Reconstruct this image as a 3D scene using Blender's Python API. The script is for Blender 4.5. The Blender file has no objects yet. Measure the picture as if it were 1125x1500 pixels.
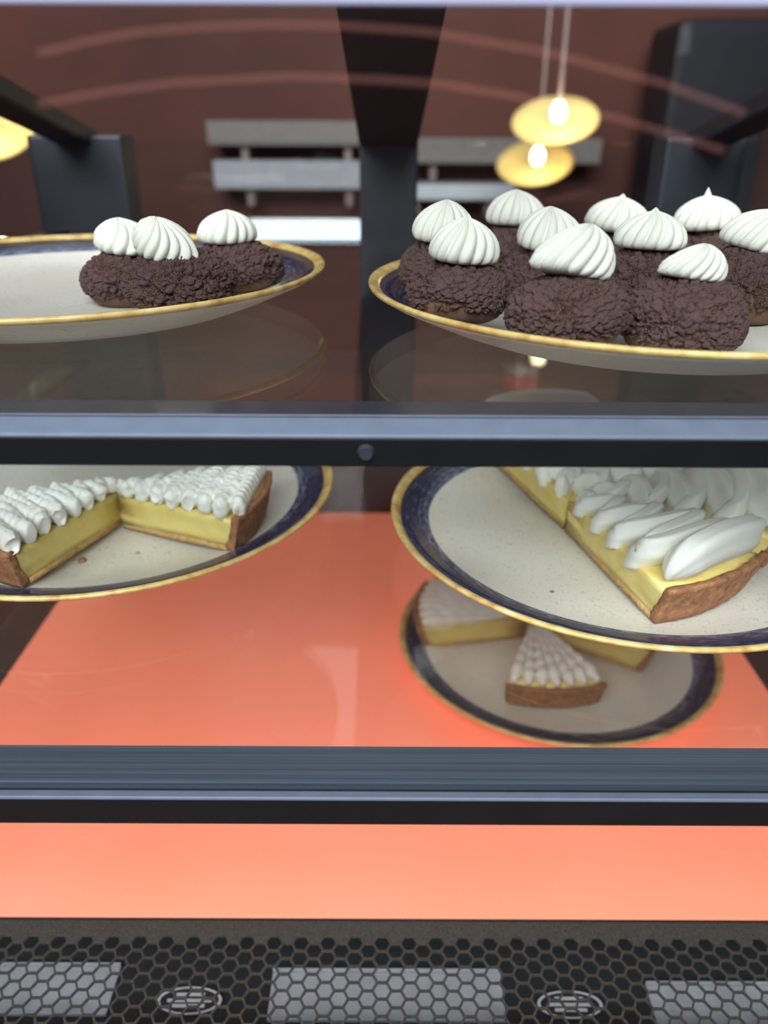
import bpy, bmesh, math, random
from mathutils import Vector, Matrix, noise

S = bpy.context.scene
COL = S.collection
R = 0.135                       # plate radius in metres; most lengths below are in plate radii
CAM_Z = 1.25

# ------------------------------------------------------------------ camera
cd = bpy.data.cameras.new('camera')
cam = bpy.data.objects.new('camera', cd)
COL.objects.link(cam)
cd.sensor_fit = 'VERTICAL'
cd.sensor_height = 36.0
cd.sensor_width = 27.0
cd.lens = 1127.0 / 1500.0 * 36.0
cd.clip_start = 0.01
cam.matrix_world = (Matrix.Translation((0, 0, CAM_Z)) @ Matrix.Rotation(math.radians(63.5), 4, 'X')
                    @ Matrix.Rotation(math.radians(0.25), 4, 'Z'))
cd.dof.use_dof = True
cd.dof.focus_distance = 0.33
cd.dof.aperture_fstop = 6.3
S.camera = cam

# ------------------------------------------------------------------ world and lights
W = bpy.data.worlds.new('world')
S.world = W
W.use_nodes = True
bg = W.node_tree.nodes['Background']
bg.inputs[0].default_value = (0.78, 0.86, 1.0, 1)
bg.inputs[1].default_value = 0.22


def area(name, loc, target, sx, sy, power, col):
    l = bpy.data.lights.new(name, 'AREA')
    l.shape = 'RECTANGLE'
    l.size, l.size_y, l.energy, l.color = sx, sy, power, col
    o = bpy.data.objects.new(name, l)
    COL.objects.link(o)
    o.location = loc
    o.rotation_euler = (Vector(target) - Vector(loc)).to_track_quat('-Z', 'Y').to_euler()
    return o


area('shopfront_daylight', (-0.35, -1.30, 2.65), (0, 0.42, 1.10), 2.2, 1.1, 150, (0.93, 0.97, 1.0))
area('deck_sheen_fill', (0.0, 1.95, 2.7), (0.0, 1.0, 1.0), 2.6, 0.8, 9, (0.90, 0.92, 1.0))  # unseen lamp, added for a soft sheen on the coral deck

S.view_settings.view_transform = 'Standard'
S.view_settings.look = 'None'
S.view_settings.gamma = 1.0
S.view_settings.use_curve_mapping = False
S.view_settings.exposure = 0.0
S.cycles.transparent_max_bounces = 32
S.cycles.max_bounces = 10


# ------------------------------------------------------------------ helpers
def lin(c):
    return tuple(((v / 255.0) / 12.92 if v / 255.0 <= 0.04045 else ((v / 255.0 + 0.055) / 1.055) ** 2.4) for v in c)


def rgba(c):
    return (*lin(c), 1.0)


class N:
    """small node-tree writer"""
    def __init__(self, name):
        self.m = bpy.data.materials.new(name)
        self.m.use_nodes = True
        self.t = self.m.node_tree
        self.b = self.t.nodes.get('Principled BSDF')
        self.out = self.t.nodes.get('Material Output')

    def n(self, kind, **kw):
        nd = self.t.nodes.new(kind)
        for k, v in kw.items():
            setattr(nd, k, v)
        return nd

    def l(self, a, b):
        self.t.links.new(a, b)

    def obj(self):
        return self.n('ShaderNodeTexCoord').outputs['Object']

    def noise(self, scale, detail=4, rough=0.55, vec=None):
        nd = self.n('ShaderNodeTexNoise')
        nd.inputs['Scale'].default_value = scale
        nd.inputs['Detail'].default_value = detail
        nd.inputs['Roughness'].default_value = rough
        self.l(vec if vec is not None else self.obj(), nd.inputs['Vector'])
        return nd.outputs['Fac']

    def ramp(self, fac, stops):
        nd = self.n('ShaderNodeValToRGB')
        e = nd.color_ramp.elements
        while len(e) < len(stops):
            e.new(0.5)
        for k, (p, c) in enumerate(stops):
            e[k].position = p
            e[k].color = c if len(c) == 4 else (*c, 1)
        self.l(fac, nd.inputs['Fac'])
        return nd.outputs['Color']

    def math(self, op, a, b=None):
        nd = self.n('ShaderNodeMath', operation=op)
        for k, v in enumerate((a, b)):
            if v is None:
                continue
            if isinstance(v, (int, float)):
                nd.inputs[k].default_value = v
            else:
                self.l(v, nd.inputs[k])
        return nd.outputs[0]

    def mix(self, fac, a, b):
        nd = self.n('ShaderNodeMix', data_type='RGBA')
        for s, v in ((nd.inputs[0], fac), (nd.inputs[6], a), (nd.inputs[7], b)):
            if isinstance(v, (int, float, tuple)):
                s.default_value = v
            else:
                self.l(v, s)
        return nd.outputs[2]

    def bump(self, h, dist, strength=1.0):
        nd = self.n('ShaderNodeBump')
        nd.inputs['Distance'].default_value = dist
        nd.inputs['Strength'].default_value = strength
        self.l(h, nd.inputs['Height'])
        self.l(nd.outputs[0], self.b.inputs['Normal'])

    def set(self, **kw):
        for k, v in kw.items():
            s = self.b.inputs[k.replace('_', ' ')]
            if isinstance(v, (int, float, tuple)):
                s.default_value = v
            else:
                self.l(v, s)
        return self


def plain(name, col, rough=0.5, metal=0.0, vary=0.12, scale=30, bump=0.0, **kw):
    m = N(name)
    f = m.noise(scale)
    c = lin(col)
    lo = tuple(v * (1 - vary) for v in c)
    hi = tuple(min(1, v * (1 + vary)) for v in c)
    m.set(Base_Color=m.ramp(f, [(0.3, lo), (0.7, hi)]), Roughness=rough, Metallic=metal, **kw)
    if bump:
        m.bump(f, bump)
    return m.m


def glass_mat(name, tint=(0.97, 0.985, 0.98), floor=0.035, gain=0.9, rough=0.0):
    """clear pane: see-through, with a mirror share that grows towards grazing view (Schlick)"""
    m = N(name)
    m.t.nodes.remove(m.b)
    lw = m.n('ShaderNodeLayerWeight')
    lw.inputs['Blend'].default_value = 0.5
    p = m.math('POWER', lw.outputs['Facing'], 5.0)
    f = m.math('ADD', m.math('MULTIPLY', p, gain), floor)
    tr = m.n('ShaderNodeBsdfTransparent')
    tr.inputs[0].default_value = (*tint, 1)
    gl = m.n('ShaderNodeBsdfGlossy')
    gl.inputs['Roughness'].default_value = rough
    mx = m.n('ShaderNodeMixShader')
    m.l(f, mx.inputs[0])
    m.l(tr.outputs[0], mx.inputs[1])
    m.l(gl.outputs[0], mx.inputs[2])
    m.l(mx.outputs[0], m.out.inputs['Surface'])
    return m.m


def emit(name, col, strength):
    m = N(name)
    m.set(Base_Color=(*col, 1), Emission_Color=(*col, 1), Emission_Strength=strength, Roughness=0.5)
    return m.m


# ------------------------------------------------------------------ object helpers
def link(name, me, mat=None, parent=None, smooth=False):
    o = bpy.data.objects.new(name, me)
    COL.objects.link(o)
    if mat is not None and not me.materials:
        me.materials.append(mat)
    if parent is not None:
        o.parent = parent
    if smooth:
        me.polygons.foreach_set('use_smooth', [True] * len(me.polygons))
    return o


def mesh(name, v, f):
    me = bpy.data.meshes.new(name)
    me.from_pydata([tuple(p) for p in v], [], f)
    me.update()
    return me


def bm_mesh(name, bm):
    bmesh.ops.recalc_face_normals(bm, faces=bm.faces)
    me = bpy.data.meshes.new(name)
    bm.to_mesh(me)
    bm.free()
    return me


def add_box(bm, lo, hi, bevel=0.0):
    g = bmesh.ops.create_cube(bm, size=1)
    vs = g['verts']
    for v in vs:
        v.co = Vector([lo[k] + (v.co[k] + 0.5) * (hi[k] - lo[k]) for k in range(3)])
    if bevel:
        es = list({e for v in vs for e in v.link_edges})
        bmesh.ops.bevel(bm, geom=es, offset=bevel, segments=2, affect='EDGES', profile=0.6)


def box(name, lo, hi, mat, parent=None, bevel=0.0015):
    bm = bmesh.new()
    add_box(bm, lo, hi, bevel)
    return link(name, bm_mesh(name, bm), mat, parent)


def empty(name, loc, label=None, cat=None, group=None, rz=0.0):
    o = bpy.data.objects.new(name, None)
    COL.objects.link(o)
    o.empty_display_size = 0.02
    o.location = loc
    o.rotation_euler = (0, 0, rz)
    tag(o, label, cat, group)
    return o


def tag(o, label=None, cat=None, group=None, kind=None):
    for k, v in (('label', label), ('category', cat), ('group', group), ('kind', kind)):
        if v:
            o[k] = v
    return o


def lathe(name, prof, seg=96, closed=False):
    v, f = [], []
    n = len(prof)
    for i in range(seg):
        a = 2 * math.pi * i / seg
        for r, z in prof:
            v.append((r * math.cos(a), r * math.sin(a), z))
    for i in range(seg):
        j = (i + 1) % seg
        for k in range(n if closed else n - 1):
            k2 = (k + 1) % n
            f.append((i * n + k, j * n + k, j * n + k2, i * n + k2))
    me = mesh(name, v, f)
    bm = bmesh.new()
    bm.from_mesh(me)
    bmesh.ops.remove_doubles(bm, verts=bm.verts, dist=1e-6)
    bmesh.ops.recalc_face_normals(bm, faces=bm.faces)
    bm.to_mesh(me)
    bm.free()
    return me


def extrude_x(name, poly, x0, x1, mat, parent, bevel=0.0):
    """closed (y, z) outline drawn out along X"""
    n = len(poly)
    v = [(x0, y, z) for y, z in poly] + [(x1, y, z) for y, z in poly]
    f = [tuple(range(n - 1, -1, -1)), tuple(range(n, 2 * n))]
    f += [(k, (k + 1) % n, n + (k + 1) % n, n + k) for k in range(n)]
    bm = bmesh.new()
    bm.from_mesh(mesh(name, v, f))
    if bevel:
        bmesh.ops.bevel(bm, geom=list(bm.edges), offset=bevel, segments=2, affect='EDGES', profile=0.6)
    return link(name, bm_mesh(name, bm), mat, parent)


def bar(name, a, b, wx, wz, mat, parent=None):
    """box-section bar from a to b (wx across X, wz across the other way)"""
    a, b = Vector(a), Vector(b)
    d = (b - a).normalized()
    sx = Vector((1, 0, 0))
    up = sx.cross(d).normalized()
    v = []
    for p in (a, b):
        for s, t in ((-1, -1), (1, -1), (1, 1), (-1, 1)):
            v.append(p + sx * s * wx / 2 + up * t * wz / 2)
    f = [(3, 2, 1, 0), (4, 5, 6, 7)] + [(k, (k + 1) % 4, 4 + (k + 1) % 4, 4 + k) for k in range(4)]
    bm = bmesh.new()
    bm.from_mesh(mesh(name, v, f))
    bmesh.ops.bevel(bm, geom=list(bm.edges), offset=0.0015, segments=2, affect='EDGES')
    return link(name, bm_mesh(name, bm), mat, parent)


def tube_mesh(name, pts, radii, seg=12, cross=None, lean=0.0):
    """tube along pts; cross(phi, s) -> (lateral, vertical) offsets, radii scale per ring; ends closed"""
    v, f = [], []
    n = len(pts)
    s = 0.0
    for i, p in enumerate(pts):
        p = Vector(p)
        t = Vector(pts[min(i + 1, n - 1)]) - Vector(pts[max(i - 1, 0)])
        t.normalize()
        side = t.cross(Vector((0, 0, 1)))
        if side.length < 1e-4:
            side = Vector((1, 0, 0))
        side.normalize()
        up = side.cross(t).normalized()
        if i:
            s += (p - Vector(pts[i - 1])).length
        for k in range(seg):
            a = 2 * math.pi * k / seg
            cx, cz = cross(a, s) if cross else (math.cos(a), math.sin(a))
            v.append(p + (side * cx + up * cz + Vector((lean * cz, 0, 0))) * radii[i])
    for i in range(n - 1):
        for k in range(seg):
            k2 = (k + 1) % seg
            f.append((i * seg + k, i * seg + k2, (i + 1) * seg + k2, (i + 1) * seg + k))
    f.append(tuple(range(seg - 1, -1, -1)))
    f.append(tuple((n - 1) * seg + k for k in range(seg)))
    return mesh(name, v, f)


# ------------------------------------------------------------------ materials
M = {}
M['wall'] = plain('terracotta_wall', (90, 48, 38), 0.75, vary=0.35, scale=1.6, bump=0.002)
M['ceil'] = plain('brown_ceiling', (92, 52, 44), 0.8, vary=0.2, scale=2)
M['floor'] = plain('shop_floor', (92, 84, 80), 0.7, vary=0.2, scale=5)
M['pavement'] = plain('pale_pavement', (44, 42, 44), 0.8, vary=0.06, scale=3)
M['facade'] = plain('street_wall', (40, 34, 36), 0.85, vary=0.3, scale=1.5)
M['black'] = plain('black_metal', (13, 12, 14), 0.42, vary=0.2, scale=60)
M['post'] = plain('post_black', (22, 26, 36), 0.5, vary=0.2, scale=40)
M['brown_black'] = plain('dark_side_panel', (58, 42, 38), 0.55, vary=0.2, scale=20)
M['rail_top'] = plain('rail_gloss_black', (52, 52, 60), 0.18, vary=0.15, scale=80)
M['alu'] = plain('rail_aluminium', (126, 134, 156), 0.5, metal=0.6, vary=0.08, scale=90)
M['lilac'] = plain('lilac_white_trim', (150, 150, 178), 0.5, vary=0.05, scale=20)
M['glass'] = glass_mat('clear_glass', gain=0.75)
M['shelf_glass'] = glass_mat('shelf_glass', tint=(0.95, 0.965, 0.96), floor=0.04, gain=1.0)
M['smoked_glass'] = glass_mat('smoked_shelf_glass', tint=(0.925, 0.912, 0.90), floor=0.04, gain=1.0)

m = N('brushed_dark_rail')
mp = m.n('ShaderNodeMapping')
mp.inputs['Scale'].default_value = (3, 900, 900)
m.l(m.obj(), mp.inputs['Vector'])
f = m.noise(1.0, 3, 0.6, mp.outputs[0])
m.set(Base_Color=m.ramp(f, [(0.3, lin((64, 73, 86))), (0.7, lin((96, 106, 122)))]), Roughness=0.42, Metallic=0.5)
M['brushed'] = m.m

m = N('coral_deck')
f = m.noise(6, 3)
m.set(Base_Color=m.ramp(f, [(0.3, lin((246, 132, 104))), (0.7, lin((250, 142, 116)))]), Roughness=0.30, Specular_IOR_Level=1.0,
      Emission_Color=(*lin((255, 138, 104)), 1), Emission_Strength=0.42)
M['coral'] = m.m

m = N('grille_bronze_black')
f = m.noise(1700, 2)
m.set(Base_Color=m.ramp(f, [(0.35, lin((56, 52, 49))), (0.75, lin((102, 97, 90)))]), Roughness=0.34, Metallic=0.4)
m.bump(f, 0.0004, 0.6)
M['grille'] = m.m
M['duct'] = plain('duct_dark', (6, 5, 6), 0.8)
M['tray_panel'] = plain('pale_grey_panel', (150, 150, 156), 0.55, vary=0.15, scale=60)
M['badge'] = plain('badge_black', (26, 24, 28), 0.5)
M['badge_ink'] = plain('badge_grey', (178, 176, 180), 0.5)

# plate glazes
m = N('speckled_cream_glaze')
o = m.obj()
sp = m.noise(520, 2, 0.6, o)
sp2 = m.noise(110, 3, 0.6, o)
base = m.ramp(m.noise(14, 3, 0.5, o), [(0.3, lin((212, 206, 194))), (0.7, lin((226, 221, 210)))])
c1 = m.mix(m.math('MULTIPLY', m.math('GREATER_THAN', sp, 0.635), 0.4), base, rgba((140, 120, 98)))
c2 = m.mix(m.math('MULTIPLY', m.math('GREATER_THAN', sp2, 0.69), 0.35), c1, rgba((150, 128, 104)))
m.set(Base_Color=c2, Roughness=0.28)
M['cream_glaze'] = m.m

m = N('indigo_glaze_band')
o = m.obj()
sep = m.n('ShaderNodeSeparateXYZ')
m.l(o, sep.inputs[0])
ang = m.math('ARCTAN2', sep.outputs[1], sep.outputs[0])
rad = m.math('SQRT', m.math('ADD', m.math('MULTIPLY', sep.outputs[0], sep.outputs[0]), m.math('MULTIPLY', sep.outputs[1], sep.outputs[1])))
cb = m.n('ShaderNodeCombineXYZ')
m.l(m.math('MULTIPLY', ang, 14.0), cb.inputs[0])
m.l(m.math('MULTIPLY', rad, 520.0), cb.inputs[1])
st = m.noise(1.0, 5, 0.65, cb.outputs[0])
edge = m.n('ShaderNodeMapRange')
edge.inputs['From Min'].default_value = 0.845 * R
edge.inputs['From Max'].default_value = 0.90 * R
edge.inputs['To Min'].default_value = 0.16
edge.inputs['To Max'].default_value = -0.02
m.l(rad, edge.inputs['Value'])
sv = m.math('ADD', st, edge.outputs[0])
m.set(Base_Color=m.ramp(sv, [(0.40, lin((26, 29, 52))), (0.56, lin((42, 47, 76))), (0.70, lin((104, 110, 136))), (0.85, lin((176, 176, 182)))]),
      Roughness=0.22)
M['indigo'] = m.m

m = N('ochre_rim_glaze')
f = m.noise(90, 4)
m.set(Base_Color=m.ramp(f, [(0.28, lin((166, 124, 66))), (0.5, lin((212, 178, 108))), (0.75, lin((232, 212, 160)))]), Roughness=0.25)
M['ochre'] = m.m

# pastry
m = N('chocolate_craquelin')
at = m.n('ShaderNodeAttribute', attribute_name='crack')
o = m.obj()
grain = m.noise(420, 4, 0.7, o)
patch = m.noise(60, 3, 0.6, o)
base = m.ramp(grain, [(0.25, lin((72, 50, 47))), (0.5, lin((104, 77, 73))), (0.8, lin((142, 111, 105)))])
gap = m.mix(m.ramp(patch, [(0.5, (0, 0, 0)), (0.62, (1, 1, 1))]), rgba((34, 21, 19)), rgba((166, 118, 98)))  # dark crevices: darker dough plus painted-in shade; tan shows bare dough
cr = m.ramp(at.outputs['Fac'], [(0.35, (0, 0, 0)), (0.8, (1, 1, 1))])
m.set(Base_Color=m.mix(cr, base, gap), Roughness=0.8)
m.bump(grain, 0.0006, 0.8)
M['craquelin'] = m.m

m = N('choux_shell')
f = m.noise(80, 5, 0.65)
m.set(Base_Color=m.ramp(f, [(0.3, lin((84, 56, 40))), (0.55, lin((126, 92, 66))), (0.8, lin((164, 128, 98)))]), Roughness=0.7)
m.bump(f, 0.001, 0.8)
M['choux'] = m.m

m = N('vanilla_cream')
o = m.obj()
dots = m.noise(900, 1, 0.5, o)
soft = m.noise(60, 3, 0.5, o)
base = m.ramp(soft, [(0.3, lin((229, 228, 212))), (0.7, lin((241, 240, 229)))])
c = m.mix(m.math('MULTIPLY', m.math('GREATER_THAN', dots, 0.745), 0.6), base, rgba((96, 84, 70)))
m.set(Base_Color=c, Roughness=0.48, Subsurface_Weight=0.08, Subsurface_Radius=(0.002, 0.0015, 0.001), Subsurface_Scale=0.6)
m.bump(m.noise(500, 2, 0.5, o), 0.0002, 0.5)
M['cream'] = m.m

m = N('toasted_tart_crust')
o = m.obj()
f = m.noise(240, 6, 0.7, o)
g = m.noise(40, 3, 0.6, o)
base = m.ramp(f, [(0.3, lin((122, 76, 48))), (0.55, lin((174, 120, 80))), (0.8, lin((210, 164, 116)))])
m.set(Base_Color=m.mix(m.ramp(g, [(0.4, (0, 0, 0)), (0.7, (0.4, 0.4, 0.4))]), base, rgba((104, 62, 46))), Roughness=0.75)
m.bump(f, 0.0012, 0.8)
M['crust'] = m.m

m = N('pale_tart_base')
f = m.noise(260, 5, 0.7)
m.set(Base_Color=m.ramp(f, [(0.3, lin((160, 116, 66))), (0.6, lin((206, 170, 112))), (0.8, lin((222, 192, 138)))]), Roughness=0.8)
m.bump(f, 0.0012, 0.8)
M['base_crust'] = m.m

m = N('lemon_curd')
f = m.noise(70, 5, 0.6)
m.set(Base_Color=m.ramp(f, [(0.3, lin((222, 196, 108))), (0.7, lin((236, 217, 142)))]), Roughness=0.4,
      Subsurface_Weight=0.2, Subsurface_Radius=(0.005, 0.004, 0.0015), Subsurface_Scale=0.6)
m.bump(m.noise(160, 4, 0.6), 0.0006, 0.5)
M['lemon'] = m.m

m = N('piped_meringue')
o = m.obj()
dots = m.noise(800, 1, 0.5, o)
soft = m.noise(45, 3, 0.5, o)
base = m.ramp(soft, [(0.3, lin((240, 238, 226))), (0.7, lin((248, 248, 244)))])
m.set(Base_Color=m.mix(m.math('MULTIPLY', m.math('GREATER_THAN', dots, 0.76), 0.5), base, rgba((120, 105, 90))), Roughness=0.45,
      Subsurface_Weight=0.15, Subsurface_Radius=(0.004, 0.003, 0.002), Subsurface_Scale=0.6)
m.bump(m.noise(420, 2, 0.5, o), 0.0003, 0.5)
M['meringue'] = m.m

M['brass'] = plain('brass_dish', (240, 206, 132), 0.5, metal=0.0, vary=0.08, scale=20)
M['rod'] = plain('pendant_rod', (150, 130, 126), 0.4, metal=0.5)
M['bulb'] = emit('lamp_bulb', (1.0, 0.9, 0.68), 9.0)
M['white_shelf'] = plain('white_plank', (206, 210, 218), 0.5, vary=0.06)
M['grey_white'] = plain('pale_grey_plank', (172, 170, 178), 0.5, vary=0.08)
M['grey_shelf'] = plain('grey_plank', (128, 120, 116), 0.6, vary=0.1)
M['strip'] = emit('strip_diffuser', (0.74, 0.87, 1.0), 1.25)
M['arc_glow'] = emit('added_pink_glow', (1.0, 0.42, 0.36), 1.25)  # glow of the added arcs that the front pane mirrors
M['counter'] = plain('back_counter_brown', (78, 46, 38), 0.5, vary=0.25, scale=6)
M['red'] = plain('red_tin', (196, 52, 44), 0.4, vary=0.08)
M['tin'] = plain('tin_lid', (190, 186, 180), 0.35, metal=0.6)
M['standin'] = plain('standin_black', (30, 28, 36), 0.5, vary=0.15)

# ------------------------------------------------------------------ the room
def structure(o):
    o['kind'] = 'structure'
    return o


structure(box('floor', (-4, 0.1, -0.1), (4, 3.0, 0), M['floor'], bevel=0))
structure(box('pavement', (-4, -3.4, -0.1), (4, 0.1, 0), M['pavement'], bevel=0))
structure(box('wall_back', (-4, 2.6, 0), (4, 2.75, 2.9), M['wall'], bevel=0))
structure(box('ceiling', (-4, 1.15, 2.9), (4, 2.75, 3.0), M['ceil'], bevel=0))
structure(box('wall_front', (-4, -3.15, 0), (4, -3.0, 2.3), M['facade'], bevel=0))

# ------------------------------------------------------------------ display case
HW = 2.62 * R                       # half width
Y_PANE = 1.46 * R
Y_BACK = 6.12 * R
Z1 = CAM_Z - 0.65 * R               # top of the upper glass shelf
Z2 = CAM_Z - 1.63 * R               # top of the lower glass shelf
ZD = CAM_Z - 3.05 * R               # top of the deck
case = empty('display_case', (0, 0.5, 0), 'black framed glass pastry display case with a glowing coral deck', 'display case')


def cpart(o):
    o.parent = case
    o.matrix_parent_inverse = Matrix.Translation((0, -0.5, 0))
    return o


cpart(box('cabinet_base', (-HW, Y_PANE - 0.01, 0), (HW, Y_BACK + 0.05, ZD - 0.075), M['black'], bevel=0.004))
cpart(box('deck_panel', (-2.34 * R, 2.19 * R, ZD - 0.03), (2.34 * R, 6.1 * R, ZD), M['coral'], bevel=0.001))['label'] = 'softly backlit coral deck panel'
for s in (-1, 1):
    x0, x1 = sorted((s * 2.34 * R, s * HW))
    cpart(box('side_ledge', (x0, Y_PANE + 0.012, ZD - 0.075), (x1, Y_BACK + 0.05, ZD - 0.002), M['brown_black'], bevel=0.002))
cpart(box('rear_ledge', (-2.34 * R, 6.1 * R, ZD - 0.075), (2.34 * R, Y_BACK + 0.05, ZD + 0.45 * R), M['brown_black'], bevel=0.002))
cpart(box('front_sill', (-HW, Y_PANE - 0.01, ZD - 0.075), (HW, Y_PANE + 0.012, ZD - 0.004), M['black'], bevel=0.003))
cpart(box('deck_lip', (-2.34 * R, 2.183 * R, ZD - 0.031), (2.34 * R, 2.19 * R, ZD - 0.0005), M['duct'], bevel=0))
# tray under the deck and the grille
cpart(box('duct_tray', (-2.34 * R, Y_PANE + 0.012, ZD - 0.075), (2.34 * R, 6.1 * R, ZD - 0.03), M['duct'], bevel=0))


def post(name, x0, x1, z1):
    return cpart(box(name, (x0, Y_BACK, ZD - 0.01), (x1, Y_BACK + 0.045, z1), M['post'], bevel=0.003))


ZP = CAM_Z - 0.05 * R
post('corner_post', -2.58 * R, -1.90 * R, ZP)
post('corner_post', 2.02 * R, 2.60 * R, ZP)
post('center_post', -0.19 * R, 0.235 * R, ZP)
SL = (0.52 / 2.75)
for x, w in ((-2.24, 0.26), (0.02, 0.42), (2.33, 0.26)):
    cpart(bar('roof_beam', (x * R, Y_BACK + 0.02, ZP - 0.004), (x * R, Y_PANE + 0.02, ZP + (Y_BACK - Y_PANE) * SL), w * R, 0.016, M['post']))
ZT = ZP + (Y_BACK - Y_PANE) * SL
cpart(box('front_header', (-HW, Y_PANE - 0.004, ZT - 0.006), (HW, Y_PANE + 0.03, ZT + 0.012), M['post'], bevel=0.002))
cpart(box('front_pane', (-HW, Y_PANE - 0.003, ZD - 0.004), (HW, Y_PANE + 0.003, ZT - 0.006), M['glass'], bevel=0))
cpart(box('trim_rail', (-HW, Y_PANE - 0.006, CAM_Z + 0.172 * R), (HW, Y_PANE - 0.003, CAM_Z + 0.30 * R), M['lilac'], bevel=0.0005))
for x0, x1 in ((-1.9, -0.19), (0.235, 2.02)):
    cpart(box('rear_pane', (x0 * R, Y_BACK + 0.02, ZD + 0.45 * R), (x1 * R, Y_BACK + 0.024, ZP - 0.004), M['glass'], bevel=0))
for s in (-1, 1):
    x = s * (HW - 0.004)
    v = [(x, Y_PANE + 0.012, ZD), (x, Y_BACK, ZD), (x, Y_BACK, ZP), (x, Y_PANE + 0.012, ZT - 0.01)]
    v += [(x - s * 0.005, b, c) for _, b, c in v]
    fs = [(0, 1, 2, 3), (7, 6, 5, 4)] + [(k, 4 + k, 4 + (k + 1) % 4, (k + 1) % 4) for k in range(4)]
    bm = bmesh.new()
    bm.from_mesh(mesh('side_pane', v, fs))
    cpart(link('side_pane', bm_mesh('side_pane', bm), M['glass']))

# honeycomb grille: real holes
def hex_grille():
    bm = bmesh.new()
    s = 0.0051
    web = 0.00056
    y_far, y_near = 2.115 * R, 1.775 * R
    dx, dy = 1.5 * s, math.sqrt(3) * s
    ri = s - web / math.cos(math.radians(30))
    zt, th = ZD - 0.0015, 0.0012
    ncol = int(2.34 * R / dx)
    rows = 6
    y_top = y_far
    cache = {}

    def vert(x, y, z):
        k = (round(x * 2e5), round(y * 2e5), round(z * 2e5))
        if k not in cache:
            cache[k] = bm.verts.new((x, y, z))
        return cache[k]
    for i in range(-ncol, ncol + 1):
        cx = i * dx
        for j in range(rows):
            cy = y_top - dy * 0.5 - j * dy - (dy * 0.5 if i % 2 else 0)
            hole = not (j == rows - 1 and i % 2)
            if j == rows - 1 and i % 2:
                continue
            o = [(cx + s * math.cos(math.radians(60 * k)), cy + s * math.sin(math.radians(60 * k))) for k in range(6)]
            n = [(cx + ri * math.cos(math.radians(60 * k)), cy + ri * math.sin(math.radians(60 * k))) for k in range(6)]
            for k in range(6):
                k2 = (k + 1) % 6
                bm.faces.new((vert(*o[k], zt), vert(*o[k2], zt), vert(*n[k2], zt), vert(*n[k], zt)))
                bm.faces.new((vert(*n[k], zt), vert(*n[k2], zt), vert(*n[k2], zt - th), vert(*n[k], zt - th)))
    # solid margins behind and in front, following the saw-tooth edge of the holes
    yb = 2.19 * R
    yf = Y_PANE + 0.012

    def strip(pts, ylim, flip):
        for a, b in zip(pts[:-1], pts[1:]):
            q = [vert(*a, zt), vert(*b, zt), vert(b[0], ylim, zt), vert(a[0], ylim, zt)]
            if len(set(q)) == 4:
                bm.faces.new(q if not flip else q[::-1])
    top, bot = [], []
    for i in range(-ncol, ncol + 1):
        cx = i * dx
        off = dy * 0.5 if i % 2 else 0
        ct = y_top - dy * 0.5 - off
        cb = ct - dy * (rows - 1 - (1 if i % 2 else 0))
        if i == -ncol:
            top.append((cx - s, ct)); bot.append((cx - s, cb))
        for c, sg, lst in ((ct, 1, top), (cb, -1, bot)):
            lst.append((cx - s / 2, c + sg * dy / 2))
            lst.append((cx + s / 2, c + sg * dy / 2))
        if i == ncol:
            top.append((cx + s, ct)); bot.append((cx + s, cb))
    strip(top, yb, False)
    strip(bot, yf, True)
    for f in bm.faces:
        f.normal_update()
        if f.normal.z < -0.5:
            f.normal_flip()
    me = bpy.data.meshes.new('vent_grille')
    bm.to_mesh(me)
    bm.free()
    return cpart(link('vent_grille', me, M['grille']))


hex_grille()
# pale panels and oval rating badges lying under the grille
zt = ZD - 0.030
for x0, x1, y0, y1 in ((-1.95, -1.13, 1.90, 2.10), (-0.47, 0.51, 1.88, 2.08), (1.12, 1.95, 1.86, 2.03)):
    cpart(box('tray_plate', (x0 * R, y0 * R, zt), (x1 * R, y1 * R, zt + 0.003), M['tray_panel'], bevel=0.0008))
    cpart(box('tray_lip', (x0 * R, y1 * R, zt), (x1 * R, y1 * R + 0.0012, zt + 0.005), M['tray_panel'], bevel=0.0003))
for cx, cy in ((-0.80, 1.955), (0.78, 1.945)):
    b = lathe('badge', [(0.0, 0.003), (0.0185, 0.003), (0.0185, 0.0)], 40)
    o = cpart(link('badge', b, M['badge']))
    o.location = (cx * R, cy * R, zt)
    o.scale = (1, 0.42, 1)
    ring = lathe('badge_ring', [(0.0165, 0.003), (0.0165, 0.0036), (0.0183, 0.0036), (0.0183, 0.003)], 40)
    link('badge_ring', ring, M['badge_ink'], o)
    bm = bmesh.new()
    for yy, hw in ((0.008, 0.008), (0.0, 0.0125), (-0.007, 0.009)):
        add_box(bm, (-hw, yy - 0.002, 0.003), (hw, yy + 0.002, 0.0035))
    link('badge_line', bm_mesh('badge_line', bm), M['badge_ink'], o)

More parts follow.
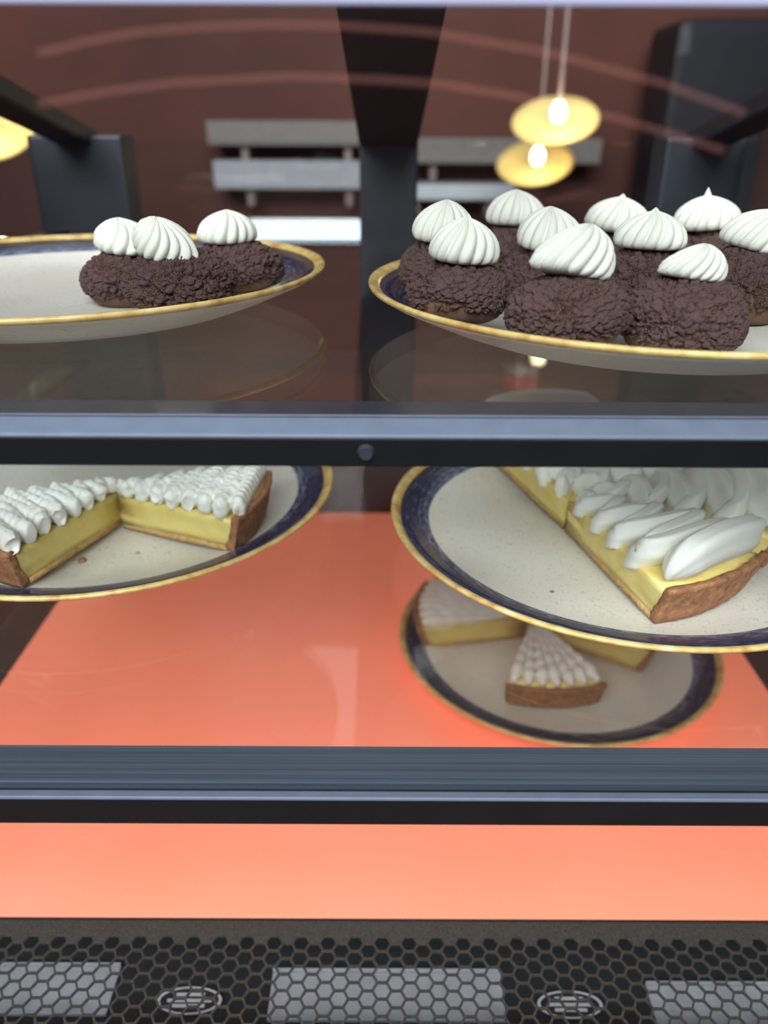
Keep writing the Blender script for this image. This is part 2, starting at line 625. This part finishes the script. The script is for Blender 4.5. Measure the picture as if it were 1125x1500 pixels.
# ------------------------------------------------------------------ glass shelves with their front rails
def shelf(name, label, z, yf, upper):
    t = empty(name, (0, yf, z), label, 'shelf')
    L = HW - 0.012
    box('glass_pane', (-L, 0, -0.006), (L, (5.3 if upper else 6.12) * R - yf, 0), M['shelf_glass' if upper else 'smoked_glass'], t, bevel=0)
    if upper:
        a, b, c = 0.0, -0.09 * R, -0.145 * R
        extrude_x('rail_top', [(0.004, 0.0012), (b, 0.0012), (b, -0.008), (0.004, -0.008)], -L, L, M['rail_top'], t, 0.0003)
        extrude_x('rail_trim', [(b, 0.0014), (b - 0.2 * (b - c) * -1, 0.0014), (c, -0.0030), (c, -0.0042), (b, -0.0042)], -L, L, M['alu'], t, 0.0006)
        extrude_x('front_face', [(b, -0.0042), (c + 0.0003, -0.0042), (c + 0.0003, -0.0142), (b, -0.0142)], -L, L, M['black'], t, 0.0004)
    else:
        b, c, d = -0.118 * R, -0.135 * R, -0.158 * R
        extrude_x('rail_top', [(0.003, 0.0012), (b, 0.0012), (b, -0.008), (0.003, -0.008)], -L, L, M['brushed'], t, 0.0004)
        extrude_x('rail_ridge', [(c, -0.0008), (d, -0.0008), (d - 0.0004, -0.002), (c, -0.002)], -L, L, M['alu'], t, 0.0003)
        extrude_x('front_face', [(b, -0.002), (d, -0.002), (d, -0.0148), (b, -0.0148)], -L, L, M['black'], t, 0.0004)
    # small dark shelf pin in the middle of the rail
    if upper:
        p = lathe('shelf_pin', [(0.0, 0.0018), (0.0022, 0.0018), (0.003, 0.0)], 20)
        o = link('shelf_pin', p, M['rail_top'], t)
        o.location = (-0.045 * R, c + 0.0003, -0.009)
        o.rotation_euler = (math.radians(90), 0, 0)
    for s in (-1, 1):
        x0, x1 = sorted((s * (L - 0.02), s * (L + 0.004)))
        box('side_bracket', (x0, 0.02, -0.012), (x1, 6.12 * R - yf, -0.006), M['black'], t, bevel=0.001)
    return t


shelf('glass_shelf', 'upper clear glass shelf carrying the chocolate puffs', Z1, 1.91 * R, True)
shelf('glass_shelf', 'lower faintly smoked glass shelf carrying the two plates of lemon tart', Z2, 1.69 * R, False)

# ------------------------------------------------------------------ plates
P_TOP = [(0, .046), (.40, .047), (.58, .052), (.68, .064), (.76, .082), (.84, .106), (.91, .129), (.96, .147), (.98, .158)]
P_DISH = P_TOP + [(.990, .160), (.992, .150), (.955, .128), (.89, .100), (.80, .062), (.70, .026), (.60, .014), (.575, .012), (.57, 0), (.53, 0),
                  (.52, .012), (0, .014)]
P_BAND = [(.835, .1062), (.84, .1078), (.91, .1312), (.962, .1502), (.962, .1462), (.91, .127), (.84, .104), (.835, .1025)]
P_LIP = [(.956, .1435), (.959, .151), (.975, .163), (.988, .168), (.998, .166), (1.0, .159), (.996, .151), (.985, .145)]


def well(r):
    for (r0, z0), (r1, z1) in zip(P_TOP[:-1], P_TOP[1:]):
        if r0 <= r <= r1:
            return z0 + (z1 - z0) * (r - r0) / (r1 - r0)
    return P_TOP[-1][1]


me_dish = lathe('dish', [(r * R, z * R) for r, z in P_DISH], 112)
me_band = lathe('glaze_band', [(r * R, z * R) for r, z in P_BAND], 112, True)
me_lip = lathe('rim_lip', [(r * R, z * R) for r, z in P_LIP], 112, True)
for me, k in ((me_dish, 'cream_glaze'), (me_band, 'indigo'), (me_lip, 'ochre')):
    me.materials.append(M[k])
    me.polygons.foreach_set('use_smooth', [True] * len(me.polygons))


def plate(x, y, z, label, rz=0.0):
    t = empty('plate', (x * R, y * R, z), label, 'plate', 'blue rimmed plates in the case', rz)
    link('dish', me_dish, None, t)
    link('glaze_band', me_band, None, t)['label'] = 'dark indigo glaze band'
    link('rim_lip', me_lip, None, t)['label'] = 'ochre glazed rim'
    return t


PL = {'UL': (-1.24, 3.15, Z1), 'UR': (0.94, 2.83, Z1), 'LL': (-1.24, 3.25, Z2), 'LR': (1.03, 2.97, Z2), 'D': (1.10, 4.05, ZD)}
plate(*PL['UL'], 'cream plate with indigo rim holding just three chocolate puffs', 0.3)
plate(*PL['UR'], 'cream plate with indigo rim crowded with chocolate puffs', 1.1)
plate(*PL['LL'], 'cream plate with indigo rim under the two finely piped tart slices', 2.0)
plate(*PL['LR'], 'cream plate with indigo rim under the half lemon tart with ruffled topping', 2.7)
plate(*PL['D'], 'shaded indigo rimmed plate standing on the coral deck', 0.7)
WELL = 0.050 * R

# ------------------------------------------------------------------ chocolate cream puffs
def craquelin_mesh(seed):
    """cracked biscuit cap over a bun of unit radius: real fissures from cell borders"""
    rng = random.Random(seed)
    off = Vector((rng.uniform(0, 50), rng.uniform(0, 50), rng.uniform(0, 50)))
    nu, nv = 400, 170
    v, f, cr = [], [], []
    for j in range(nv + 1):
        t = j / nv
        lat = math.radians(-24 + 114 * t)
        for i in range(nu):
            a = 2 * math.pi * i / nu
            d = Vector((math.cos(a), math.sin(a), 0))
            hem = 0.16 * noise.noise(d * 2.2 + off) * max(0, 1 - t * 3)
            la = lat + hem
            p = Vector((d.x * math.cos(la), d.y * math.cos(la), 0.50 + 0.72 * math.sin(la)))
            n = Vector((d.x * math.cos(la), d.y * math.cos(la), 1.3 * math.sin(la))).normalized()
            q = p + off + 0.03 * noise.noise_vector(p * 14 + off)
            dist, _ = noise.voronoi(q * 2.6)
            e1 = dist[1] - dist[0]
            dist2, pt2 = noise.voronoi(q * 5.6 + Vector((9, 3, 5)))
            e2 = dist2[1] - dist2[0]
            dist3, _ = noise.voronoi(q * 11 + Vector((2, 7, 1)))
            e3 = dist3[1] - dist3[0]
            wide = max(0.0, min(1.0, 0.5 + 1.6 * noise.noise(p * 1.8 + off * 2)))
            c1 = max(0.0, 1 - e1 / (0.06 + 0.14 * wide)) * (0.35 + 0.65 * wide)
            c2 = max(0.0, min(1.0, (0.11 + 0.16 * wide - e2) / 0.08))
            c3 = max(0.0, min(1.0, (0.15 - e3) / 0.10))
            lump = noise.fractal(p * 9 + off, 0.9, 2.0, 3)
            big = noise.noise(p * 1.7 + off)
            chip = noise.noise(pt2[0] * 3.3)
            h = 0.035 * big + 0.016 * lump + 0.020 * chip + 0.02 - 0.075 * c1 - 0.050 * c2 - 0.020 * c3
            if t < 0.06:
                h -= 0.10 * (1 - t / 0.06)
            v.append(p + n * h)
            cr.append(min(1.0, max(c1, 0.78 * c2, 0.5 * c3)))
    for j in range(nv):
        for i in range(nu):
            i2 = (i + 1) % nu
            f.append((j * nu + i, j * nu + i2, (j + 1) * nu + i2, (j + 1) * nu + i))
    me = mesh('craquelin', v, f)
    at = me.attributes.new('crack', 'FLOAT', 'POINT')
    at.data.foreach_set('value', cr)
    me.materials.append(M['craquelin'])
    me.polygons.foreach_set('use_smooth', [True] * len(me.polygons))
    return me


def shell_mesh(seed):
    rng = random.Random(seed)
    off = Vector((rng.uniform(0, 50), rng.uniform(0, 50), 0))
    v, f = [], []
    prof = [(0.0, 0.0), (0.52, 0.0), (0.70, 0.03), (0.84, 0.13), (0.92, 0.27), (0.945, 0.46), (0.88, 0.70), (0.68, 0.95), (0.4, 1.1), (0.0, 1.15)]
    nu = 56
    for r, z in prof:
        for i in range(nu):
            a = 2 * math.pi * i / nu
            d = Vector((math.cos(a), math.sin(a), z))
            k = 1 + 0.05 * noise.noise(d * 2.5 + off) + 0.02 * noise.noise(d * 8 + off)
            v.append((r * k * math.cos(a), r * k * math.sin(a), z))
    n = len(prof)
    for j in range(n - 1):
        for i in range(nu):
            i2 = (i + 1) % nu
            f.append((j * nu + i, j * nu + i2, (j + 1) * nu + i2, (j + 1) * nu + i))
    me = mesh('bun', v, f)
    me.materials.append(M['choux'])
    me.polygons.foreach_set('use_smooth', [True] * len(me.polygons))
    return me


def rosette_mesh(ridges, twist, peak, lean, squash, tail):
    """star-piped blob of unit radius; tail = a nozzle start that sticks out on one side"""
    v, f = [], []
    per = 10
    nu = ridges * per
    prof = [(0.0, 0.0), (0.60, 0.0), (0.85, 0.03), (0.97, 0.11), (1.0, 0.23), (0.98, 0.37), (0.915, 0.52), (0.81, 0.65), (0.67, 0.765), (0.51, 0.855),
            (0.35, 0.925), (0.21, 0.97), (0.11, 0.995), (0.05, 1.0 + peak * 0.6), (0.0, 1.0 + peak)]
    for j, (r, z) in enumerate(prof):
        for i in range(nu):
            t = i / per
            a = 2 * math.pi * t / ridges
            g = abs(math.sin(math.pi * t))
            amp = 0.17 * min(1, z / 0.05 + 0.35) * min(1, (1.05 - min(z, 1.0)) / 0.12)
            k = 1 - amp * (1 - g ** 0.7)
            aa = a + twist * z
            bump = 1 + 0.05 * math.sin(3 * aa + ridges) + tail * math.exp(-((math.remainder(aa - math.pi, 2 * math.pi)) / 0.46) ** 2) * max(0, 1 - z * 1.25)
            x = r * k * bump * math.cos(aa)
            y = r * k * bump * math.sin(aa) * squash
            v.append((x + lean * z * z, y, z * (1 - 0.04 * (1 - g))))
    n = len(prof)
    for j in range(n - 1):
        for i in range(nu):
            i2 = (i + 1) % nu
            f.append((j * nu + i, j * nu + i2, (j + 1) * nu + i2, (j + 1) * nu + i))
    me = mesh('cream_rosette', v, f)
    me.materials.append(M['cream'])
    me.polygons.foreach_set('use_smooth', [True] * len(me.polygons))
    return me


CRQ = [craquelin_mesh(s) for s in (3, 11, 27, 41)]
BUN = [shell_mesh(s) for s in (5, 9)]
ROS = {'tip': rosette_mesh(15, 0.3, 0.26, 0.0, 1.0, 0.0), 'peak': rosette_mesh(15, 0.35, 0.10, 0.02, 1.0, 0.0), 'dome': rosette_mesh(14, 0.25, 0.02, 0.08, 0.95, 0.0),
       'swirl': rosette_mesh(15, 0.75, 0.0, 0.18, 0.9, 0.42), 'lean': rosette_mesh(15, 0.5, 0.08, -0.15, 0.95, 0.12),
       'flat': rosette_mesh(14, 0.6, 0.02, 0.22, 0.9, 0.25)}


def puff(x, y, r, h, rz, tilt, crq, ros, cw, ch, cr_rot, ctilt, label, group, cdx=0.0):
    """chocolate choux bun with a cracked cap and a cream rosette; sizes in plate radii"""
    px, py, pz = PL['UR'] if x > 0 else PL['UL']
    z = pz + (well(math.hypot(x - px, y - py) + 0.45 * r) - 0.004) * R
    t = empty('cream_puff', (x * R, y * R, z), label, 'cream puff', group, rz)
    t.rotation_euler = (math.radians(tilt[0]), math.radians(tilt[1]), rz)
    k = r * R
    kz = h * R / 1.22
    a = link('bun', BUN[crq % 2], None, t)
    a.scale = (k * 0.96, k * 0.96, kz * 0.93)
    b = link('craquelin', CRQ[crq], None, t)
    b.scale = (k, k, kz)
    c = link('cream_rosette', ROS[ros], None, t)
    c.scale = (cw * R / 2, cw * R / 2, ch * R)
    c.location = Matrix.Rotation(-rz, 3, 'Z') @ Vector((cdx * R, 0, h * R * 0.93))
    c.rotation_euler = (math.radians(ctilt[0]), math.radians(ctilt[1]), cr_rot - rz)
    return t


zu = Z1 + WELL
G1 = 'chocolate cream puffs on the crowded plate'
G2 = 'chocolate cream puffs on the sparse plate'
puff(0.220, 2.40, .160, .180, 0.2, (0, 3), 0, 'peak', .215, .125, 0.3, (0, 2), 'front chocolate puff with a small upright cream peak, beside the near-left plate rim', G1)
puff(0.530, 2.24, .178, .200, 1.7, (-4, 0), 1, 'swirl', .212, .150, 0.1, (-14, 16), 'front chocolate puff with the largest slanted cream swirl, middle of the crowded plate', G1, 0.01)
puff(0.870, 2.28, .182, .228, 3.0, (-3, 0), 2, 'swirl', .170, .100, 0.0, (-8, 8), 'front chocolate puff whose low cream swirl has a stubby tail on its side', G1, 0.01)
puff(1.240, 2.75, .175, .255, 4.1, (0, -5), 3, 'lean', .225, .140, 2.9, (0, -12), 'chocolate puff cut by the edge of the photo, tall ridged cream leaning outward', G1)
puff(0.215, 2.93, .160, .215, 5.0, (3, 5), 2, 'dome', .230, .135, 0.9, (0, 4), 'chocolate puff half hidden behind the pointed-peak puff at the near-left rim', G1)
puff(0.590, 2.93, .165, .235, 2.4, (0, 0), 3, 'dome', .250, .140, 2.0, (0, -3), 'chocolate puff in the middle row just behind the largest slanted swirl', G1)
puff(0.945, 2.88, .168, .245, 0.9, (0, 0), 0, 'peak', .255, .125, 1.2, (0, 3), 'chocolate puff in the middle row with a wide low cream cone', G1)
puff(0.550, 3.36, .160, .240, 3.7, (4, 0), 1, 'dome', .250, .135, 2.8, (0, -3), 'back row chocolate puff below the two brass pendant lamps', G1)
puff(0.945, 3.40, .160, .235, 1.3, (4, 0), 3, 'peak', .270, .130, 0.5, (0, 0), 'back row chocolate puff in the middle with a cream cone', G1)
puff(1.345, 3.40, .160, .220, 5.6, (4, -3), 2, 'tip', .270, .125, 1.9, (0, 0), 'back row chocolate puff with a sharp cream tip in front of the dark corner post', G1)
puff(-0.970, 3.02, .180, .205, 0.5, (0, 0), 3, 'flat', .250, .115, 2.6, (0, -4), 'left puff of the three on the sparse plate, cream partly hidden', G2)
puff(-0.695, 2.70, .190, .205, 2.2, (-3, -6), 0, 'swirl', .205, .112, 2.8, (-6, -10), 'front puff of the three on the sparse plate, crisp tilted cream swirl', G2, -0.05)
puff(-0.590, 3.16, .188, .190, 4.4, (0, 0), 1, 'dome', .235, .118, 0.4, (0, 0), 'rear puff of the three on the sparse plate, rounded cream dome', G2, -0.03)

# ------------------------------------------------------------------ lemon tart slices
def wedge(name, prof, a0, a1, n, jit, seed, mat, parent, cut=6):
    """closed (r, z) outline swept between two angles, subdivided and roughened"""
    bm = bmesh.new()
    rings = []
    for i in range(n + 1):
        a = a0 + (a1 - a0) * i / n
        rings.append([bm.verts.new((r * math.cos(a), r * math.sin(a), z)) for r, z in prof])
    k = len(prof)
    for i in range(n):
        for j in range(k):
            j2 = (j + 1) % k
            bm.faces.new((rings[i][j], rings[i + 1][j], rings[i + 1][j2], rings[i][j2]))
    bm.faces.new(rings[0])
    bm.faces.new(rings[-1][::-1])
    bmesh.ops.triangulate(bm, faces=[f for f in bm.faces if len(f.verts) > 4])
    bmesh.ops.recalc_face_normals(bm, faces=bm.faces)
    for _ in range(2):
        bmesh.ops.subdivide_edges(bm, edges=[e for e in bm.edges if e.calc_length() > 0.004], cuts=1, use_grid_fill=True)
    off = Vector((seed * 3.7, seed * 1.3, seed))
    bm.normal_update()
    mv = []
    for v in bm.verts:
        h = jit * (noise.noise(v.co * 160 + off) + 0.7 * noise.noise(v.co * 420 + off))
        mv.append((v, v.normal * h))
    for v, d in mv:
        v.co += d
        if v.co.z < 0.0002:
            v.co.z = 0.0002
    me = bpy.data.meshes.new(name)
    bm.to_mesh(me)
    bm.free()
    o = link(name, me, mat, parent, smooth=True)
    return o


CH = 0.165 * R                     # crust height


def join(name, metas):
    v, f = [], []
    for me in metas:
        b = len(v)
        v += [tuple(p.co) for p in me.vertices]
        f += [tuple(b + k for k in p.vertices) for p in me.polygons]
    return mesh(name, v, f)


def refine(pts, rad, sub):
    fp, fr = [], []
    for i in range(len(pts) - 1):
        for k in range(sub):
            u = k / sub
            fp.append(pts[i].lerp(pts[i + 1], u))
            fr.append(rad[i] * (1 - u) + rad[i + 1] * u)
    return fp + [pts[-1]], fr + [rad[-1]]


def ruffle_topping(tr, half, n, seed):
    """broad ribbon piped to and fro in standing folds; the last fold is a wide band with a thin tail at the near cut"""
    rng = random.Random(seed)
    pts, rad = [], []
    r_in, r_out = 0.06 * tr, 0.86 * tr
    pitch = (r_out - r_in) / n
    th = math.tan(half)
    for i in range(n):
        last = i == n - 1
        r = r_in + pitch * (i + 0.5)
        size = 0.0062 + 0.0045 * (i / n)
        hw = max(0.0006, r * th - size * 0.30)
        sgn = 1 if (n - 1 - i) % 2 == 0 else -1
        jr = rng.uniform(-0.10, 0.10) * pitch
        m_ = 18
        for k in range(m_ + 1):
            q = k / m_
            lat = math.cos(math.pi * q) * hw * sgn
            bow = math.sin(math.pi * q)
            rr = r + jr + pitch * (q - 0.5) * 0.95 + bow * pitch * (0.30 if not last else 0.15) 
            if last:
                rr += pitch * 0.55 * (1 - q)
            zz = size * (0.72 + 0.34 * bow + 0.06 * math.sin(9 * q + seed + i))
            pts.append(Vector((rr, lat, zz)))
            rad.append(size * (0.98 + 0.12 * bow) * (1.42 if last else 1.05))
    rad[0] *= 0.3
    rad[1] *= 0.75
    for k, q in ((1, 0.10), (2, 0.30), (3, 0.52), (4, 0.72), (5, 0.88)):
        rad[-k] *= q
        pts[-k].z *= 0.35 + 0.65 * q
    fp, fr = refine(pts, rad, 2)

    def cross(a, s):
        c, d = math.cos(a), math.sin(a)
        k = 1 + 0.07 * math.sin(6 * a + 1) + 0.02 * math.sin(11 * a)
        return (0.60 * c * k, 1.0 * d * k)
    return tube_mesh('meringue', fp, fr, 24, cross, 0.42)


def remesh(me, voxel):
    """fuse an overlapping bead into one skin"""
    o = bpy.data.objects.new('fuse', me)
    COL.objects.link(o)
    md = o.modifiers.new('fuse', 'REMESH')
    md.mode, md.voxel_size = 'VOXEL', voxel
    sm = o.modifiers.new('soften', 'SMOOTH')
    sm.factor, sm.iterations = 0.5, 3
    dg = bpy.context.evaluated_depsgraph_get()
    out = bpy.data.meshes.new_from_object(o.evaluated_get(dg))
    bpy.data.objects.remove(o)
    out.name = me.name
    return out


def fine_topping(tr, half, n, seed):
    """narrow star-piped bead in a tight zigzag: many small upright lobes"""
    rng = random.Random(seed)
    pts, rad = [], []
    r_in, r_out = 0.04 * tr, 0.93 * tr
    pitch = (r_out - r_in) / n
    th = math.tan(half)
    for i in range(n):
        r = r_in + pitch * (i + 0.5)
        size = 0.0042 + 0.0012 * i / n
        hw = max(0.0005, r * th - size * 0.35)
        sgn = 1 if i % 2 else -1
        m_ = 14
        for k in range(m_ + 1):
            q = k / m_
            rr = r + pitch * (q - 0.5) * 0.9 + rng.uniform(-0.1, 0.1) * pitch
            zz = 0.0066 + 0.0012 * math.sin(math.pi * q) + rng.uniform(-0.0005, 0.0006)
            pts.append(Vector((rr, -math.cos(math.pi * q) * hw * sgn, zz)))
            rad.append(size * rng.uniform(0.94, 1.06))
    rad[0] *= 0.4
    rad[-1] *= 0.3
    rad[-2] *= 0.7
    fp, fr = refine(pts, rad, 5)

    def cross(a, s):
        lob = 1 - 0.20 * (1 - abs(math.sin(s / 0.0052 * math.pi)))
        k = lob * (1 - 0.10 * (1 - abs(math.sin(3.5 * a))))
        return (0.80 * math.cos(a) * k, 1.30 * math.sin(a) * k)
    return remesh(tube_mesh('meringue', fp, fr, 18, cross), 0.0007)


def rib_topping(tr, half, n, seed):
    """beads piped from the tip to the crust, side by side"""
    rng = random.Random(seed)
    ms = []
    for k in range(n):
        a = -half + 2 * half * (k + 0.5) / n
        pts, rad = [], []
        m_ = 26
        r0 = (0.08 if k % 2 else 0.16) * tr
        for i in range(m_ + 1):
            q = i / m_
            r = r0 + (0.95 * tr - r0) * q
            w = max(0.0014, r * half / n * 1.04)
            e = min(1.0, 0.35 + 6 * q, 0.3 + 7 * (1 - q))
            lob = 0.80 + 0.26 * abs(math.sin(q * 5.5 * math.pi + k))
            rad.append(w * e * lob)
            pts.append(Vector((r * math.cos(a), r * math.sin(a), 0.0042 + 0.0012 * lob)))
        fp, fr = refine(pts, rad, 3)
        ms.append(tube_mesh('rib', fp, fr, 14, lambda a_, s_: (math.cos(a_), max(1.0, 1.3) * math.sin(a_))))
    return join('meringue', ms)


def tart_slice(center, a0, a1, n, style, seed, label, group, gap=0.0, tr=0.76, tilt=2.8):
    cx, cy, z = center
    tr *= R
    mid = 0.5 * (a0 + a1)
    half = 0.5 * (a1 - a0)
    t = empty('tart_slice', (cx * R + gap * math.cos(mid), cy * R + gap * math.sin(mid), z), label, 'tart slice', group, mid)
    t.rotation_euler = (0, -math.radians(tilt), mid)
    w = 0.005
    wedge('crust', [(tr * .925 - w, .0042), (tr * .925 - w, .0), (tr * .925, .0), (tr * .965, CH * .5), (tr, CH), (tr - w * .85, CH), (tr * .965 - w, CH * .5)],
          -half, half, 16, 0.0007, seed, M['crust'], t)
    wedge('tart_base', [(0.0006, 0), (tr * .925 - w, 0), (tr * .925 - w, .0036), (0.0006, .0036)], -half * .995, half * .995, 10, 0.0009, seed + 1, M['base_crust'], t)
    wedge('lemon_filling', [(0.001, .0036), (tr * .925 - w, .0036), (tr * .965 - w, CH * .5), (tr - w * 0.95, CH - .0022), (0.001, CH - .0016)],
          -half * .985, half * .985, 12, 0.0003, seed + 2, M['lemon'], t)
    me = {'ruffle': ruffle_topping, 'fine': fine_topping, 'rib': rib_topping}[style](tr, half, n, seed)
    o = link('meringue', me, M['meringue'], t, smooth=True)
    o.location = (0, 0, CH - 0.0032)
    return t


D2 = math.radians
zl = Z2 + (.047 + .002) * R
GL = 'lemon tart slices on the left plate'
GR = 'lemon tart slices of the half tart'
GD = 'lemon tart slices on the deck plate'
tart_slice((-1.15, 3.00, zl + .003), D2(-150), D2(-106), 15, 'fine', 1, 'lemon tart slice with finely piped topping, crust end at the near-left rim', GL, tr=.68, tilt=4.0)
tart_slice((-1.15, 3.00, zl), D2(-29), D2(13), 15, 'fine', 2, 'lemon tart slice with finely piped topping, brown crust end towards the middle of the case', GL, tr=.68, tilt=4.6)
cr_ = (0.79, 2.99, zl)
for (a0, a1, gap, tl, nm) in ((-78, -40, .001, 2.2, 'nearest slice of the half lemon tart, broad cream ruffles and exposed brown crust'),
                         (-30, 12, .006, 3.4, 'second slice of the half lemon tart, next behind the nearest slice'),
                         (15, 58, .003, 3.4, 'third slice of the half lemon tart, mostly behind the upper rail'),
                         (64, 111, .001, 6.0, 'farthest slice of the half lemon tart, its long yellow cut face to the side')):
    tart_slice(cr_, D2(a0), D2(a1), 9, 'ruffle', 10 + int(a1), nm, GR, gap=gap, tilt=tl, tr=.82)
zd = ZD + (.047 + .002) * R
tart_slice((0.97, 4.17, zd), D2(-112), D2(-67), 7, 'rib', 21, 'shaded tart slice in the middle of the deck plate, crust facing the front glass', GD, gap=0.004)
tart_slice((0.97, 4.17, zd), D2(149), D2(194), 7, 'rib', 22, 'shaded tart slice on the deck plate with its crust against the left rim', GD, gap=0.004)
tart_slice((0.97, 4.17, zd), D2(-34), D2(11), 7, 'rib', 23, 'shaded tart slice on the deck plate with its crust at the right rim', GD, gap=0.004)

# crumbs
def crumb(x, y, z, s, mat, label, seed):
    bm = bmesh.new()
    bmesh.ops.create_icosphere(bm, subdivisions=2, radius=s)
    for v in bm.verts:
        v.co *= 1 + 0.5 * noise.noise(v.co / s * 1.3 + Vector((seed, 0, 0)))
        v.co.z *= 0.6
    zmin = min(v.co.z for v in bm.verts)
    for v in bm.verts:
        v.co.z -= zmin
    o = link('crumb', bm_mesh('crumb', bm), mat, None, True)
    o.location = (x * R, y * R, z)
    tag(o, label, 'crumb', 'pastry crumbs left on the plates')


crumb(-1.225, 2.70, zl, 0.0022, M['crust'], 'toasty crumb on the left tart plate between its two slices', 1)
crumb(-1.02, 2.77, zl, 0.0012, M['base_crust'], 'tiny pale crumb on the left tart plate near the dark band', 2)
crumb(0.64, 2.48, zl, 0.0014, M['crust'], 'small crumb on the empty half of the half tart plate', 3)
crumb(-1.50, 2.80, zu, 0.0020, M['craquelin'], 'dark chocolate crumb on the sparse puff plate', 4)

# ------------------------------------------------------------------ behind the case
t = empty('back_counter', (0, 1.65, 0), 'brown counter running behind the display case', 'counter')
box('counter_top', (-1.8, -0.25, 0.71), (1.8, 0.25, 0.75), M['counter'], t, bevel=0.004)
box('counter_body', (-1.76, -0.21, 0), (1.76, 0.23, 0.71), M['counter'], t, bevel=0.004)

t = empty('storage_tin', (0.285, 1.55, 0.75), 'small red tin on the counter behind the case', 'tin')
link('tin_body', lathe('tin_body', [(0, 0), (.035, 0), (.037, .002), (.037, .052), (.035, .054), (0, .054)], 40), M['red'], t, True)
link('lid', lathe('lid', [(.0, .054), (.0385, .054), (.0385, .06), (.036, .063), (0, .063)], 40), M['tin'], t, True)


def pendant(loc, tilt_x, tilt_y, label, power, dia=0.19, rod=1.5):
    """dish lamp: shallow brass dish that leans towards the case, bulb on its open side, rod up to the ceiling"""
    x, y, z = loc
    t = empty('pendant_lamp', loc, label, 'lamp', 'brass pendant lamps behind the case')
    r = dia / 2
    prof = [(0, -.012), (r * .5, -.009), (r * .85, -.002), (r, .006), (r * .99, .009), (r * .84, .001), (r * .5, -.006), (0, -.009)]
    d = link('lamp_dish', lathe('lamp_dish', prof, 56), M['brass'], t, True)
    d.rotation_euler = (math.radians(tilt_x), math.radians(tilt_y), 0)
    b = [(0, -.022), (.010, -.020), (.0155, -.008), (.0155, .004), (.011, .014), (.007, .02), (0, .02)]
    o = link('bulb', lathe('bulb', b, 28), M['bulb'], t, True)
    o.location = (0, -.028, .022)
    rd = link('rod', lathe('rod', [(.0, .02), (.006, .02), (.006, rod), (0, rod)], 16), M['rod'], t)
    rd.location = (0, -.028, .018)
    l = bpy.data.lights.new('bulb_light', 'POINT')
    l.energy, l.color, l.shadow_soft_size = power, (1.0, .80, .46), .02
    lo = bpy.data.objects.new('bulb_light', l)
    COL.objects.link(lo)
    lo.parent = t
    lo.location = (0, -.062, .03)


pendant((0.373, 1.90, 1.262), 30, -10, 'brass dish pendant lamp behind the case, upper of the overlapping pair', 0.5, rod=2.9 - 1.262 - 0.018)
pendant((0.372, 2.10, 1.170), 30, -10, 'brass dish pendant lamp behind the case, lower of the overlapping pair', 0.5, rod=2.9 - 1.183 - 0.018)
pendant((-0.80, 1.72, 1.245), 38, 12, 'yellow dish pendant lamp cut off by the left edge of the photo', 1.2, rod=2.9 - 1.262 - 0.018)


def wall_shelf(x0, x1, z0, z1, mat, label, depth=0.16):
    t = empty('wall_shelf', ((x0 + x1) / 2, 2.6, z0), label, 'wall shelf', 'plank shelves on the back wall')
    L = (x1 - x0) / 2
    box('plank', (-L, -depth, 0), (L, 0, z1 - z0), mat, t, bevel=0.003)
    for s in (-0.6, 0.6):
        box('bracket', (s * L - .01, -depth * .8, -.05), (s * L + .01, 0, 0), M['rod'], t, bevel=0.002)


wall_shelf(-.51, -.01, 1.205, 1.268, M['grey_shelf'], 'grey plank shelf on the back wall, topmost left of the center post')
wall_shelf(-.50, -.01, 1.090, 1.165, M['grey_white'], 'pale grey double plank shelf below the grey one, left of the center post')
t = empty('light_strip', (-.22, 2.5, 0.932), 'bright white light strip on the back wall just above the sparse puff plate', 'light')
box('diffuser', (-.20, 0, 0), (.20, .04, .06), M['strip'], t, bevel=0.006)
box('strip_housing', (-.21, .04, -.005), (.21, .1, .065), M['tin'], t, bevel=0.004)
wall_shelf(.02, .62, 1.160, 1.225, M['grey_shelf'], 'grey plank shelf on the back wall behind the brass lamps')
wall_shelf(.02, .38, 1.062, 1.104, M['white_shelf'], 'short whitish plank shelf right of the center post, under the lamps')

t = empty('reflection_standin', (0.862, 2.35, 0), 'added tall black stand-in for a dark reflection, rounded top, behind the rear corner post', 'standin')  # black box put in for a dark reflection in the glass
bm = bmesh.new()
add_box(bm, (-.135, -.10, 0), (.135, .15, 1.50), 0.035)
link('standin_body', bm_mesh('standin_body', bm), M['standin'], t)
box('standin_door', (-.125, -.112, .06), (.125, -.10, 1.42), M['standin'], t, bevel=0.004)

# glowing arcs added out of view so the front pane mirrors faint pink curves
ARCS = (([(-1.311, 1.497), (-1.125, 1.537), (-0.917, 1.569), (-0.662, 1.587), (-0.409, 1.595), (-0.158, 1.591), (0.145, 1.574), (0.567, 1.515),
          (0.711, 1.486), (1.057, 1.408), (1.388, 1.309)], 'upper added glowing arc, mirrored pink in the front pane'),
        ([(-1.345, 1.328), (-1.076, 1.372), (-0.811, 1.403), (-0.356, 1.426), (-0.001, 1.415), (0.227, 1.401), (0.503, 1.362), (0.904, 1.288),
          (1.335, 1.178)], 'lower added glowing arc, mirrored pink in the front pane'))
for pts, lab in ARCS:
    p3 = [Vector((x, -2.97, z)) for x, z in pts]
    o = link('reflection_arc', tube_mesh('reflection_arc', p3, [0.016] * len(p3), 10), M['arc_glow'], None, True)
    tag(o, lab, 'neon light', 'added glowing arcs facing the case')
